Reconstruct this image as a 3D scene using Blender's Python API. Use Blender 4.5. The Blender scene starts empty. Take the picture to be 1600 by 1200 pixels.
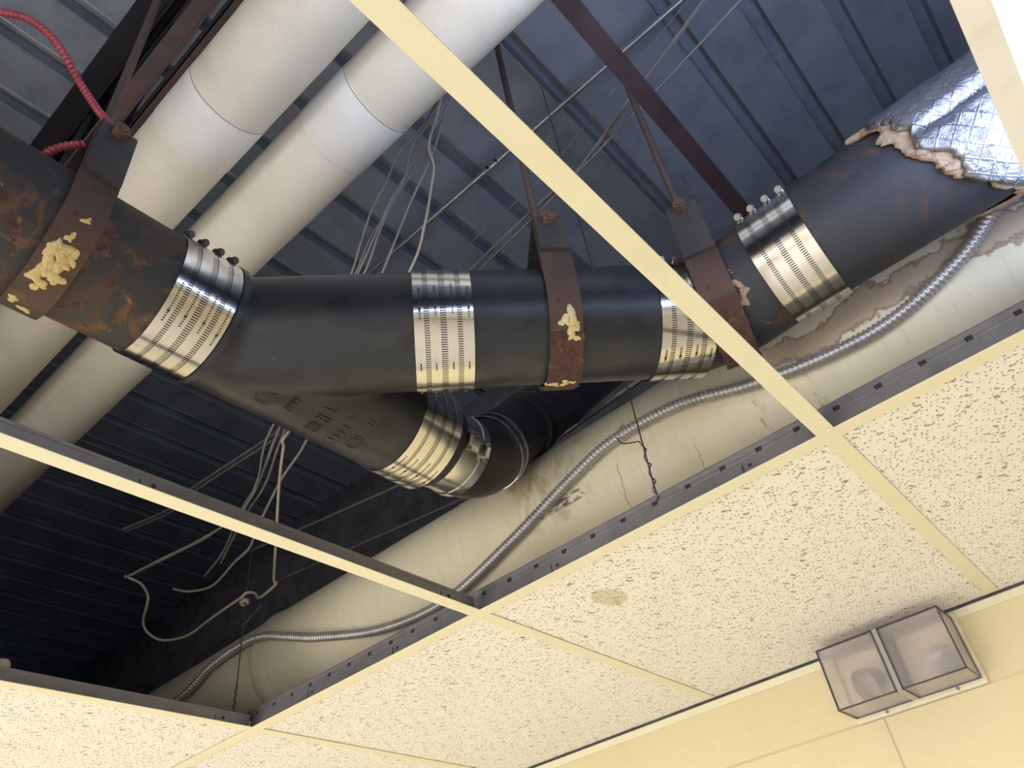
import bpy, bmesh, math, random
import numpy as np
from mathutils import Matrix, Vector

PI = math.pi
random.seed(7)
rng = np.random.default_rng(7)
S = bpy.context.scene
COL = S.collection
H = 2.6                 # ceiling height; everything is laid out with the ceiling plane at z = 0 and lifted by H at the end
T = 0.6096              # two feet: the ceiling grid module
WALL_Y = 0.753

# ------------------------------------------------------------------ camera
cd = bpy.data.cameras.new('camera')
cam = bpy.data.objects.new('camera', cd)
COL.objects.link(cam)
R = np.array([[0.74307954, 0.65871894, -0.11799216],
              [-0.50158112, 0.43150851, -0.74981116],
              [-0.4430002, 0.61635198, 0.65104613]])
cx, cy, cz = R[0], -R[1], -R[2]
cam.matrix_world = Matrix(((cx[0], cy[0], cz[0], 0.78080646), (cx[1], cy[1], cz[1], -0.89885289),
                           (cx[2], cy[2], cz[2], -0.54380977), (0, 0, 0, 1)))
cd.sensor_fit = 'HORIZONTAL'
cd.sensor_width = 36.0
cd.lens = 1217.126 / 1600 * 36.0
cd.clip_start = 0.02
S.camera = cam

# ------------------------------------------------------------------ world, lights, exposure
w = bpy.data.worlds.new('world')
S.world = w
w.use_nodes = True
bg = w.node_tree.nodes['Background']
bg.inputs[0].default_value = (0.25, 0.29, 0.52, 1)
bg.inputs[1].default_value = 0.042
S.view_settings.view_transform = 'Standard'
S.view_settings.look = 'None'
S.view_settings.gamma = 1.0
S.view_settings.use_curve_mapping = False
S.view_settings.exposure = 0.0


def area(name, loc, rot, sx, sy, power, color):
    d = bpy.data.lights.new(name, 'AREA')
    d.shape = 'RECTANGLE'
    d.size, d.size_y = sx, sy
    d.energy = power
    d.color = color
    o = bpy.data.objects.new(name, d)
    o.location = loc
    o.rotation_euler = rot
    COL.objects.link(o)
    return o


WARM = (0.98, 0.975, 0.985)
COOL = (0.93, 0.96, 1.0)
# the room's ceiling fixtures, facing down
for i, (x, y) in enumerate([(-.95, -1.8), (-1.0, -3.2), (-2.6, -1.6), (-2.4, -3.6), (.5, -3.4)]):
    area('fixture_light', (x, y, -0.03), (0, 0, 0), 0.6, 1.2, 44, WARM)
# two added lights low by the far wall, for bright bands on the couplings
area('added_wall_light', (-1.2, -5.35, -1.35), (PI / 2, 0, 0), 1.5, 1.2, 55, (1.0, 0.98, 0.97))
area('added_wall_light', (2.0, -5.35, -1.35), (PI / 2, 0, 0), 1.5, 1.2, 55, (1.0, 0.98, 0.97))


# ------------------------------------------------------------------ materials
class NT:
    def __init__(s, name):
        s.m = bpy.data.materials.new(name)
        s.m.use_nodes = True
        s.t = s.m.node_tree
        s.b = s.t.nodes['Principled BSDF']
        s.out = s.t.nodes['Material Output']

    def n(s, typ, **kw):
        nd = s.t.nodes.new(typ)
        for k, v in kw.items():
            setattr(nd, k, v)
        return nd

    def l(s, a, b):
        s.t.links.new(a, b)

    def val(s, x, sock):
        if isinstance(x, (int, float)):
            sock.default_value = x
        else:
            s.l(x, sock)

    def math(s, op, a, b=0.0, c=None):
        nd = s.n('ShaderNodeMath', operation=op)
        s.val(a, nd.inputs[0])
        s.val(b, nd.inputs[1])
        if c is not None:
            s.val(c, nd.inputs[2])
        return nd.outputs[0]

    def coords(s, kind='Object', scale=(1, 1, 1), rot=(0, 0, 0), loc=(0, 0, 0)):
        if kind == 'Position':
            src = s.n('ShaderNodeNewGeometry').outputs['Position']
        else:
            src = s.n('ShaderNodeTexCoord').outputs[kind]
        mp = s.n('ShaderNodeMapping')
        mp.inputs['Scale'].default_value = scale
        mp.inputs['Rotation'].default_value = rot
        mp.inputs['Location'].default_value = loc
        s.l(src, mp.inputs['Vector'])
        return mp.outputs[0]

    def noise(s, vec, scale, detail=4, rough=0.55, dist=0.0):
        nd = s.n('ShaderNodeTexNoise')
        nd.inputs['Scale'].default_value = scale
        nd.inputs['Detail'].default_value = detail
        nd.inputs['Roughness'].default_value = rough
        nd.inputs['Distortion'].default_value = dist
        s.l(vec, nd.inputs['Vector'])
        return nd.outputs['Fac']

    def ramp(s, x, lo, hi):
        nd = s.n('ShaderNodeMapRange', interpolation_type='SMOOTHSTEP')
        s.val(x, nd.inputs['Value'])
        nd.inputs['From Min'].default_value = lo
        nd.inputs['From Max'].default_value = hi
        return nd.outputs[0]

    def mix(s, f, a, b):
        nd = s.n('ShaderNodeMix', data_type='RGBA')
        s.val(f, nd.inputs[0])
        for v, i in ((a, 6), (b, 7)):
            if isinstance(v, tuple):
                nd.inputs[i].default_value = (*v, 1)
            else:
                s.l(v, nd.inputs[i])
        return nd.outputs[2]

    def bump(s, h, strength=0.3, dist=0.002):
        nd = s.n('ShaderNodeBump')
        nd.inputs['Strength'].default_value = strength
        nd.inputs['Distance'].default_value = dist
        s.l(h, nd.inputs['Height'])
        s.l(nd.outputs[0], s.b.inputs['Normal'])

    def set(s, color=None, rough=None, metal=None, **kw):
        for nm, v in (('Base Color', color), ('Roughness', rough), ('Metallic', metal)):
            if v is None:
                continue
            if isinstance(v, tuple):
                s.b.inputs[nm].default_value = (*v, 1)
            else:
                s.val(v, s.b.inputs[nm])
        for k, v in kw.items():
            s.val(v, s.b.inputs[k.replace('_', ' ')])
        return s.m


def layered(name, base, layers=(), rough=0.5, metal=0.0, bump=None, kind='Object', rvar=0.0):
    """base colour with noise-thresholded patches: (colour, scale, lo, hi, detail, distortion[, stretch])"""
    t = NT(name)
    v = t.coords(kind)
    c = base
    rr = rough
    for i, L in enumerate(layers):
        col, sc, lo, hi, det, dis = L[:6]
        vv = t.coords(kind, scale=L[6] if len(L) > 6 else (1, 1, 1), loc=(i * 3.7, i * 1.3, i * 2.1))
        c = t.mix(t.ramp(t.noise(vv, sc, det, 0.6, dis), lo, hi), c, col)
    if rvar:
        rr = t.math('MULTIPLY_ADD', t.noise(v, 40, 3), rvar, rough - rvar / 2)
    t.set(c, rr, metal)
    if bump:
        t.bump(t.noise(v, bump[0], 5, 0.6), bump[1], bump[2])
    return t.m


def plain(name, color, rough=0.5, metal=0.0):
    return layered(name, color, [(tuple(min(1, x * 0.86) for x in color), 14, .45, .75, 4, 0)], rough, metal)


MT = {}
MT['tee_paint'] = layered('tee paint', (.79, .745, .545), [((.74, .69, .49), 9, .5, .8, 4, 0)], .45, 0)
MT['tee_metal'] = layered('galvanised tee web', (.32, .315, .335), [((.27, .265, .285), 30, .4, .7, 4, 0)], .42, .6)
MT['wall_paint'] = layered('glossy cream wall paint', (.72, .635, .40), [((.67, .58, .35), 5, .45, .8, 4, 0)], .32, 0, (70, .35, .0016))
MT['wall_raw'] = layered('raw block', (.16, .16, .17), [((.1, .1, .11), 12, .4, .7, 4, 0)], .9, 0, (60, .4, .002))
MT['floor'] = layered('floor vinyl', (.61, .585, .55), [((.53, .505, .47), 3, .4, .7, 3, 0)], .4, 0)
MT['room_wall'] = layered('room wall paint', (.80, .76, .66), [((.74, .70, .60), 3, .4, .7, 3, 0)], .5, 0)
MT['deck'] = layered('primed steel deck', (.36, .40, .46), [((.28, .31, .37), 8, .4, .7, 5, .3), ((.40, .40, .40), 25, .58, .75, 5, 0)], .48, .35)
MT['joist'] = layered('red oxide primed steel', (.085, .05, .048), [((.055, .038, .04), 10, .4, .65, 4, 0), ((.14, .07, .05), 30, .62, .8, 5, 0)], .6, .2)
MT['joist_dark'] = layered('dark primed steel', (.030, .027, .034), [((.02, .02, .024), 10, .4, .65, 4, 0)], .6, .2)
MT['jacket'] = layered('canvas pipe jacket', (.73, .68, .565), [((.67, .615, .50), 3.5, .42, .72, 5, .4), ((.77, .73, .64), 20, .55, .8, 5, 0)], .62, 0, (150, .5, .0014))
MT['jacket_white'] = layered('pale lap band', (.76, .74, .70), [((.72, .70, .65), 6, .42, .72, 4, .3)], .55, 0, (120, .12, .001))
MT['seam'] = plain('seam', (.22, .18, .14), .8)
MT['iron'] = layered('new black cast iron', (.023, .026, .033), [((.042, .042, .043), 9, .48, .72, 5, .6), ((.016, .017, .022), 22, .5, .7, 4, 0), ((.085, .075, .062), 60, .68, .78, 6, .3)], .37, .25, (140, .15, .001), rvar=.2)
MT['iron_rust'] = layered('rusting cast iron', (.028, .029, .033), [((.055, .036, .026), 9, .46, .62, 6, .8), ((.125, .062, .026), 16, .55, .68, 7, 1.2), ((.33, .15, .035), 48, .665, .74, 7, .8), ((.24, .22, .17), 75, .70, .76, 6, .3)], .62, .1, (120, .55, .0022), rvar=.2)
MT['iron_rust_light'] = layered('lightly rusting cast iron', (.029, .031, .038), [((.075, .042, .028), 14, .53, .66, 6, .8), ((.2, .09, .03), 50, .66, .74, 7, .8)], .6, .1, (120, .4, .002), rvar=.2)
MT['rubber'] = layered('black rubber', (.022, .022, .023), [((.04, .038, .036), 18, .55, .75, 5, 0)], .5, 0)
MT['strap'] = layered('rusted strap steel', (.085, .052, .040), [((.055, .042, .036), 14, .45, .62, 6, .5), ((.15, .075, .038), 30, .56, .70, 6, .8), ((.045, .022, .018), 42, .6, .72, 6, .8)], .7, .2, (110, .6, .002), rvar=.2)
MT['strap_flaky'] = layered('flaking rust', (.070, .033, .026), [((.15, .065, .033), 40, .5, .66, 6, 1), ((.045, .02, .017), 55, .54, .66, 6, 1), ((.3, .2, .12), 90, .68, .75, 6, .5)], .85, .05, (90, 1.0, .005))
MT['strap_grey'] = layered('dark grey strap steel', (.048, .046, .046), [((.07, .06, .055), 14, .45, .7, 5, .4), ((.09, .055, .04), 40, .64, .74, 6, .6)], .6, .35, (120, .3, .001))
MT['nut'] = layered('rusty nut', (.10, .06, .042), [((.2, .1, .05), 60, .5, .7, 5, .5)], .6, .3, (150, .5, .001))
MT['rod'] = layered('rusty rod', (.11, .078, .068), [((.14, .085, .065), 40, .5, .7, 5, .5)], .65, .3)
MT['foam'] = layered('old foam residue', (.62, .50, .22), [((.70, .62, .42), 60, .5, .7, 5, .5), ((.4, .28, .1), 90, .6, .75, 5, .5)], .8, 0, (160, .8, .003))
MT['fibre'] = layered('torn glass fibre', (.38, .28, .185), [((.27, .17, .09), 60, .5, .7, 6, 1), ((.45, .36, .25), 40, .6, .75, 5, .5)], .9, 0, (140, 1.0, .004))
MT['steel_dark'] = layered('dark steel bolt', (.085, .085, .09), [((.05, .05, .055), 60, .45, .7, 4, 0)], .45, .7)
MT['steel_bolt'] = layered('zinc bolt', (.26, .255, .25), [((.15, .15, .15), 80, .5, .7, 4, 0)], .38, .9)
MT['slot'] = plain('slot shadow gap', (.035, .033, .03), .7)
MT['armour'] = layered('grey steel armour', (.50, .49, .475), [((.40, .395, .39), 20, .45, .7, 4, 0)], .38, .65)
MT['emt'] = layered('galvanised conduit', (.50, .50, .49), [((.4, .4, .4), 30, .45, .7, 4, 0)], .35, .75)
MT['red'] = layered('red armoured cable', (.42, .075, .085), [((.32, .05, .06), 40, .45, .7, 4, 0)], .42, .25)
MT['cable'] = layered('grey cable jacket', (.29, .265, .23), [((.24, .215, .19), 20, .45, .7, 3, 0)], .5, 0)
MT['cable_cream'] = layered('cream cable jacket', (.45, .40, .32), [((.4, .35, .27), 20, .45, .7, 3, 0)], .5, 0)
MT['cable_dark'] = layered('dark cable jacket', (.13, .115, .11), [((.1, .09, .09), 20, .45, .7, 3, 0)], .6, 0)
MT['wire'] = layered('galvanised tie wire', (.14, .14, .15), [((.1, .1, .11), 60, .45, .7, 3, 0)], .45, .7)
MT['plastic'] = plain('cream plastic', (.74, .67, .52), .45)
MT['edge'] = plain('dark acrylic edge', (.060, .050, .065), .3)
MT['divider'] = plain('grey plastic web', (.42, .39, .385), .4)
MT['fixture_white'] = plain('white enamel and tee glare', (.84, .83, .79), .4)
MT['deck_fold_glint'] = layered('painted fold highlight', (.62, .60, .55), [((.4, .4, .4), 20, .5, .7, 4, 0)], .4, .5)  # bright highlight along the deck folds, put into their colour
MT['lamp_grey'] = layered('lamp head', (.5, .48, .47), [((.4, .39, .4), 20, .4, .7, 3, 0)], .35, .1)


def stainless():
    t = NT('brushed stainless band')
    v = t.coords('Object', scale=(60, 900, 900))
    f = t.noise(v, 1.0, 3)
    smear = t.noise(t.coords('Object'), 38, 5, .6, .6)
    t.set(t.mix(t.ramp(smear, .5, .75), (.67, .65, .61), (.56, .52, .45)), t.math('MULTIPLY_ADD', f, .10, .13), 1.0)
    t.b.inputs['Anisotropic'].default_value = .3
    return t.m


MT['stainless'] = stainless()


def jacket_big():
    """long white insulation: mottled canvas with water stains and a scuff where the conduit rubs"""
    t = NT('stained canvas jacket')
    P = t.n('ShaderNodeTexCoord').outputs['Object']
    sep = t.n('ShaderNodeSeparateXYZ')
    t.l(P, sep.inputs[0])
    v = t.coords('Object')
    c = t.mix(t.ramp(t.noise(v, 3.2, 5, .6, .4), .42, .72), (.70, .645, .485), (.62, .565, .41))
    c = t.mix(t.math('MULTIPLY', t.ramp(t.noise(t.coords('Object', scale=(30, 2, 2)), 6, 4), .5, .8), .35), c, (.48, .43, .33))
    ang = t.math('ARCTAN2', sep.outputs[2], t.math('MULTIPLY', sep.outputs[1], -1.0))   # 0 faces the room, + is up

    def window(lo, hi, soft, x):
        a = t.ramp(x, lo - soft, lo + soft)
        b = t.ramp(x, hi - soft, hi + soft)
        return t.math('MULTIPLY', a, t.math('SUBTRACT', 1.0, b))

    wob = t.math('MULTIPLY_ADD', t.noise(t.coords('Object', scale=(1, 1, 1)), 17, 5, .62), .9, -.45)
    a2 = t.math('ADD', ang, wob)
    # brown water stain along the shoulder by the repaired pipe
    m = t.math('MULTIPLY', window(.56, 1.4, .05, sep.outputs[0]), window(-.28, .05, .03, a2))
    rim = t.math('MULTIPLY', window(.56, 1.4, .05, sep.outputs[0]), t.math('ADD', window(-.31, -.25, .02, a2), window(.02, .07, .02, a2)))
    c = t.mix(t.math('MULTIPLY', m, .68), c, (.34, .24, .17))
    c = t.mix(t.math('MULTIPLY', rim, .8), c, (.25, .16, .11))
    # thin drip rings lower down
    x2 = t.math('ADD', sep.outputs[0], t.math('MULTIPLY', wob, .07))
    for x0 in (.515, .575, .60):
        rr = t.math('MULTIPLY', window(x0, x0 + .006, .002, x2), window(-1.5, -.2, .12, ang))
        c = t.mix(t.math('MULTIPLY', rr, t.math('MULTIPLY', t.ramp(t.noise(v, 60, 4), .45, .6), .65)), c, (.34, .25, .16))
    # ochre run under the rubber elbow
    m = t.math('MULTIPLY', window(.02, .20, .03, x2), window(-.5, .45, .12, a2))
    c = t.mix(t.math('MULTIPLY', m, t.math('MULTIPLY', t.ramp(t.noise(t.coords('Object', scale=(2.4, 1, 1)), 13, 6, .6, .5), .46, .66), .62)), c, (.30, .225, .11))
    # dark scuff
    m = t.math('MULTIPLY', window(.07, .19, .02, sep.outputs[0]), window(-.44, -.30, .03, t.math('ADD', ang, t.math('MULTIPLY', sep.outputs[0], .1))))
    c = t.mix(t.math('MULTIPLY', m, t.ramp(t.noise(t.coords('Object', scale=(1, 3, 3)), 70, 4), .48, .56)), c, (.07, .065, .055))
    t.set(c, .6, 0.0)
    t.bump(t.math('ADD', t.noise(v, 170, 4), t.math('MULTIPLY', t.noise(v, 22, 3), 2.2)), .25, .0016)
    return t.m


MT['jacket_big'] = jacket_big()


def tile_mat(name, stain=None):
    """mineral-fibre tile: cream board with pin holes and fissures pressed into it"""
    t = NT(name)
    v = t.coords('Position', loc=(0, 0, 0))
    flat = t.n('ShaderNodeVectorMath', operation='MULTIPLY')
    t.l(v, flat.inputs[0])
    flat.inputs[1].default_value = (1, 1, 0)
    p = flat.outputs[0]
    wn = t.n('ShaderNodeTexNoise')
    wn.inputs['Scale'].default_value = 60
    wn.inputs['Detail'].default_value = 2
    t.l(p, wn.inputs['Vector'])
    off = t.n('ShaderNodeVectorMath', operation='MULTIPLY_ADD')
    t.l(wn.outputs['Color'], off.inputs[0])
    off.inputs[1].default_value = (.016, .016, 0)
    t.l(p, off.inputs[2])

    def vor(vec, scale, rot, st, thr, soft, keep):
        mp = t.n('ShaderNodeMapping')
        mp.vector_type = 'TEXTURE'
        mp.inputs['Rotation'].default_value = (0, 0, rot)
        mp.inputs['Scale'].default_value = (st, 1, 1)
        t.l(vec, mp.inputs['Vector'])
        nd = t.n('ShaderNodeTexVoronoi', voronoi_dimensions='2D')
        nd.inputs['Scale'].default_value = scale
        t.l(mp.outputs[0], nd.inputs['Vector'])
        sc = t.n('ShaderNodeSeparateColor')
        t.l(nd.outputs['Color'], sc.inputs[0])
        k = t.math('GREATER_THAN', sc.outputs[0], 1 - keep)
        sz = t.math('MULTIPLY_ADD', sc.outputs[1], thr * .9, thr * .45)
        d = t.math('SUBTRACT', nd.outputs['Distance'], sz)
        f = t.math('SUBTRACT', 1.0, t.ramp(d, -soft, soft))
        return t.math('MULTIPLY', f, k)
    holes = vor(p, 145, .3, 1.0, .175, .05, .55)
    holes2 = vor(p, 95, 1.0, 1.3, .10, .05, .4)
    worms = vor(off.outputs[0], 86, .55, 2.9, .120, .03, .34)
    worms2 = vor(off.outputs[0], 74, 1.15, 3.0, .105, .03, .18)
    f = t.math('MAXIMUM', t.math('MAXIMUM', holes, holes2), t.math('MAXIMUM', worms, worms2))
    c = t.mix(t.ramp(t.noise(p, 4, 3), .35, .75), (.85, .82, .745), (.83, .795, .715))
    if stain:
        sx, sy, ra, rb = stain
        mp = t.n('ShaderNodeMapping')
        mp.vector_type = 'TEXTURE'
        mp.inputs['Location'].default_value = (sx, sy, 0)
        mp.inputs['Scale'].default_value = (ra, rb, 1)
        t.l(p, mp.inputs['Vector'])
        ln = t.n('ShaderNodeVectorMath', operation='LENGTH')
        t.l(mp.outputs[0], ln.inputs[0])
        d = t.math('ADD', ln.outputs['Value'], t.math('MULTIPLY', t.noise(p, 60, 3), .25))
        c = t.mix(t.math('MULTIPLY', t.math('SUBTRACT', 1.0, t.ramp(d, .95, 1.12)), .7), c, (.60, .50, .32))
    c = t.mix(f, c, (.32, .285, .225))  # shade inside the holes and fissures painted as a darker colour
    t.set(c, .85, 0.0)
    t.bump(t.math('ADD', t.math('MULTIPLY', f, -1.0), t.math('MULTIPLY', t.noise(p, 220, 3), .12)), .6, .002)
    return t.m


MT['tile'] = tile_mat('fissured mineral tile')
MT['tile_stain'] = tile_mat('fissured mineral tile with stain', (.163, .137, .027, .042))


def acrylic():
    t = NT('smoky clear acrylic')
    t.set((.95, .92, .93), .34, 0.0)
    t.b.inputs['Transmission Weight'].default_value = .88
    t.b.inputs['IOR'].default_value = 1.12
    return t.m


MT['acrylic'] = acrylic()


def foil():
    t = NT('scrim reinforced foil')
    u = t.n('ShaderNodeTexCoord').outputs['UV']
    mp = t.n('ShaderNodeMapping')
    mp.inputs['Rotation'].default_value = (0, 0, PI / 4)
    mp.inputs['Scale'].default_value = (1, 1, 1)
    t.l(u, mp.inputs['Vector'])
    sep = t.n('ShaderNodeSeparateXYZ')
    t.l(mp.outputs[0], sep.inputs[0])

    def line(x):
        fr = t.math('FRACT', t.math('MULTIPLY', x, 62.0))
        return t.math('SUBTRACT', 1.0, t.ramp(t.math('ABSOLUTE', t.math('SUBTRACT', fr, .5)), .02, .09))
    g = t.math('MAXIMUM', line(sep.outputs[0]), line(sep.outputs[1]))
    v = t.coords('Object')
    wr = t.noise(v, 55, 6, .62, 1.2)
    t.set(t.mix(g, (.30, .30, .325), (.23, .23, .25)), .30, .9)
    t.bump(t.math('ADD', t.math('MULTIPLY', g, .22), t.math('MULTIPLY', wr, 2.6)), .55, .003)
    return t.m


MT['foil'] = foil()


def emit(name, color, strength):
    t = NT(name)
    t.set(color, .4)
    t.b.inputs['Emission Color'].default_value = (*color, 1)
    t.b.inputs['Emission Strength'].default_value = strength
    return t.m


MT['diffuser'] = emit('lit diffuser', (.97, .98, 1.0), 9.0)


# ------------------------------------------------------------------ mesh helpers
class MB:
    """collects geometry for ONE mesh object"""

    def __init__(s):
        s.v, s.f, s.n = [], [], 0

    def add(s, v, f):
        v = np.asarray(v, float)
        s.v.append(v)
        s.f.extend([tuple(i + s.n for i in q) for q in f])
        s.n += len(v)
        return s

    def box(s, a, b, M=None):
        (x0, y0, z0), (x1, y1, z1) = a, b
        v = np.array([(x0, y0, z0), (x1, y0, z0), (x1, y1, z0), (x0, y1, z0),
                      (x0, y0, z1), (x1, y0, z1), (x1, y1, z1), (x0, y1, z1)])
        if M is not None:
            v = v @ np.array(M.to_3x3()).T + np.array(M.translation)
        return s.add(v, [(0, 3, 2, 1), (4, 5, 6, 7), (0, 1, 5, 4), (1, 2, 6, 5), (2, 3, 7, 6), (3, 0, 4, 7)])

    def tube(s, P, r, n=10, caps=True, helix=None, hoop=False):
        """swept circle; r number, list or f(arc); helix = (pitch, depth) for armour; hoop = square-cut rings"""
        P = np.asarray(P, float)
        d = np.gradient(P, axis=0)
        d /= np.linalg.norm(d, axis=1)[:, None]
        arc = np.r_[0, np.cumsum(np.linalg.norm(np.diff(P, axis=0), axis=1))]
        up = np.array([0, 0, 1.0]) if abs(d[0][2]) < .9 else np.array([1.0, 0, 0])
        u = np.cross(d[0], up)
        u /= np.linalg.norm(u)
        U = []
        for k in range(len(P)):
            u = u - d[k] * (u @ d[k])
            u /= np.linalg.norm(u)
            U.append(u)
        U = np.array(U)
        W = np.cross(d, U)
        a = np.arange(n) * 2 * PI / n
        rad = np.full(len(P), r) if np.isscalar(r) else np.asarray(r, float)
        RR = np.repeat(rad[:, None], n, 1)
        if helix:
            ph = arc[:, None] / helix[0] - a[None, :] / (2 * PI)
            RR = RR - helix[1] * (0.5 + 0.5 * np.cos(2 * PI * ph)) ** 1.6
        V = P[:, None, :] + RR[..., None] * (np.cos(a)[None, :, None] * U[:, None, :] + np.sin(a)[None, :, None] * W[:, None, :])
        m = len(P)
        f = [(i * n + j, i * n + (j + 1) % n, (i + 1) * n + (j + 1) % n, (i + 1) * n + j) for i in range(m - 1) for j in range(n)]
        if caps:
            f.append(tuple(range(n))[::-1])
            f.append(tuple((m - 1) * n + j for j in range(n)))
        return s.add(V.reshape(-1, 3), f)

    def ring(s, prof, n=72, a0=0.0, a1=2 * PI):
        """revolve a closed (t, r) profile about local X"""
        full = abs(a1 - a0 - 2 * PI) < 1e-6
        k = len(prof)
        m = n if full else n + 1
        a = a0 + (a1 - a0) * np.arange(m) / n
        V = np.array([[(t, -r * math.cos(q), r * math.sin(q)) for t, r in prof] for q in a]).reshape(-1, 3)
        f = []
        for i in range(n):
            i2 = (i + 1) % m
            for j in range(k):
                j2 = (j + 1) % k
                f.append((i * k + j, i2 * k + j, i2 * k + j2, i * k + j2))
        if not full:
            f.append(tuple(range(k)))
            f.append(tuple((m - 1) * k + j for j in range(k))[::-1])
        return s.add(V, f)

    def prism(s, c, axis, r, h, n=6, rot=0.0):
        """n-gon prism centred at c with its axis along 'axis'"""
        ax = Vector(axis).normalized()
        q = Vector((0, 0, 1)).rotation_difference(ax).to_matrix()
        a = [rot + 2 * PI * i / n for i in range(n)]
        v = [Vector((r * math.cos(t), r * math.sin(t), z)) for z in (-h / 2, h / 2) for t in a]
        v = [tuple(q @ p + Vector(c)) for p in v]
        f = [(i, (i + 1) % n, n + (i + 1) % n, n + i) for i in range(n)] + [tuple(range(n))[::-1], tuple(range(n, 2 * n))]
        return s.add(v, f)

    def obj(s, name, mat, parent=None, smooth=None, bevel=0.0, loc=None):
        me = bpy.data.meshes.new(name)
        V = np.concatenate(s.v)
        me.from_pydata(V.tolist(), [], s.f)
        if isinstance(mat, (list, tuple)):
            for q in mat:
                me.materials.append(MT[q])
        else:
            me.materials.append(MT[mat])
        bm = bmesh.new()
        bm.from_mesh(me)
        bmesh.ops.recalc_face_normals(bm, faces=bm.faces[:])
        if smooth is not None:
            for p in bm.faces:
                p.smooth = True
            for e in bm.edges:
                if len(e.link_faces) != 2 or e.calc_face_angle(0) > math.radians(smooth):
                    e.smooth = False
        bm.to_mesh(me)
        bm.free()
        o = bpy.data.objects.new(name, me)
        COL.objects.link(o)
        if parent is not None:
            o.parent = parent
        if loc is not None:
            o.location = loc
        if bevel:
            b = o.modifiers.new('bevel', 'BEVEL')
            b.width = bevel
            b.segments = 2
            b.limit_method = 'ANGLE'
        return o


def rel(P, o):
    return [tuple(np.asarray(p, float) - np.asarray(o, float)) for p in P]


def spline(P, step):
    """Catmull-Rom through P, resampled evenly"""
    P = np.asarray(P, float)
    Q = np.vstack([2 * P[0] - P[1], P, 2 * P[-1] - P[-2]])
    out = []
    for i in range(1, len(Q) - 2):
        p0, p1, p2, p3 = Q[i - 1], Q[i], Q[i + 1], Q[i + 2]
        for t in np.linspace(0, 1, 24, endpoint=False):
            out.append(.5 * ((2 * p1) + (p2 - p0) * t + (2 * p0 - 5 * p1 + 4 * p2 - p3) * t * t + (3 * p1 - p0 - 3 * p2 + p3) * t ** 3))
    out.append(P[-1])
    out = np.array(out)
    arc = np.r_[0, np.cumsum(np.linalg.norm(np.diff(out, axis=0), axis=1))]
    s = np.linspace(0, arc[-1], max(3, int(arc[-1] / step) + 1))
    return np.c_[[np.interp(s, arc, out[:, k]) for k in range(3)]].T


def tag(o, label, cat, group=None):
    o['label'] = label
    o['category'] = cat
    if group:
        o['group'] = group
    return o


def thing(name, label, cat, loc=(0, 0, 0), phi=0.0, group=None):
    o = bpy.data.objects.new(name, None)
    o.empty_display_size = .05
    COL.objects.link(o)
    o.location = loc
    o.rotation_euler = (0, 0, phi)
    return tag(o, label, cat, group)


def struct(o):
    o['kind'] = 'structure'
    return o


def empty_struct(name, loc=(0, 0, 0)):
    o = bpy.data.objects.new(name, None)
    COL.objects.link(o)
    o.location = loc
    return struct(o)


# ================================================================== the room
RX0, RX1, RY0 = -4.0, 5.0, -5.4
struct(MB().box((RX0, RY0, -H - .1), (RX1, WALL_Y + .1, -H)).obj('floor', 'floor'))
struct(MB().box((RX0 - .1, RY0, -H), (RX0, WALL_Y + .1, 0)).obj('wall_left', 'room_wall'))
struct(MB().box((RX1, RY0, -H), (RX1 + .1, WALL_Y + .1, 0)).obj('wall_right', 'room_wall'))
struct(MB().box((RX0, RY0 - .1, -H), (RX1, RY0, 0)).obj('wall_front', 'room_wall'))

# the block wall that carries the emergency light
wb = struct(MB().box((RX0, WALL_Y + .004, -H), (RX1, WALL_Y + .1, -.95)).box((RX0, WALL_Y + .0022, -.95), (RX1, WALL_Y + .1, -.02)).obj('wall_back', 'wall_paint'))
BW, BH, JT = .4064, .2032, .0034
blk = None
for r in range(4):
    ztop = .066 - r * BH
    shift = .3332 if r % 2 == 1 else .3332 - BW / 2
    for k in range(-5, 5):
        x0 = shift + k * BW
        zt = min(ztop - JT / 2, -.003)
        zb = ztop - BH + JT / 2
        VJ = JT if r else 0.0
        m = MB().box((VJ / 2, WALL_Y - (.0005 * ((k * 7 + r * 3) % 3) if r else 0), zb), (BW - VJ / 2, WALL_Y + .014, zt))
        o = m.obj('block', 'wall_paint', wb, bevel=.0016 if r else 0, loc=(x0, 0, 0))
# raw upper wall above the ceiling
struct(MB().box((RX0, WALL_Y + .005, -.02), (RX1, WALL_Y + .1, 1.25)).obj('wall_upper', 'wall_raw'))

# ------------------------------------------------------------------ suspended ceiling
ceil = empty_struct('ceiling')


def main_tee(y, x0, x1):
    flange = MB().box((x0, y - .0122, 0), (x1, y + .0122, .0016)).obj('tee_flange', 'tee_paint', ceil, bevel=.0006)
    m = MB()
    m.box((x0, y - .0014, .0016), (x1, y + .0014, .0215))
    m.box((x0, y - .0008, .0215), (x1, y + .0008, .0280))
    SP, S0 = .0562, .0145          # slot spacing and phase
    for k in range(int(x0 / SP) - 2, int(x1 / SP) + 2):
        a = max(x0, k * SP + S0 + .0045)
        b = min(x1, (k + 1) * SP + S0 - .0045)
        if b > a:
            m.box((a, y - .0008, .0280), (b, y + .0008, .0352))
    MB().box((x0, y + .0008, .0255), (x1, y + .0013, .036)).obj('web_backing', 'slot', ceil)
    m.box((x0, y - .0008, .0352), (x1, y + .0008, .038))
    m.box((x0, y - .0024, .0378), (x1, y + .0024, .042))
    # splice plates and tab punchings by the joints
    m2 = MB()
    for xs in (-.205, .155, .49, -.44):
        m2.box((xs, y - .0022, .008), (xs + .0016, y - .0013, .020))
        m2.prism((xs + .012, y - .0018, .015), (0, 1, 0), .0028, .001, 10)
    m2.obj('punching', 'slot', ceil)
    m.obj('tee_web', 'tee_metal', ceil, bevel=.0003)


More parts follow.
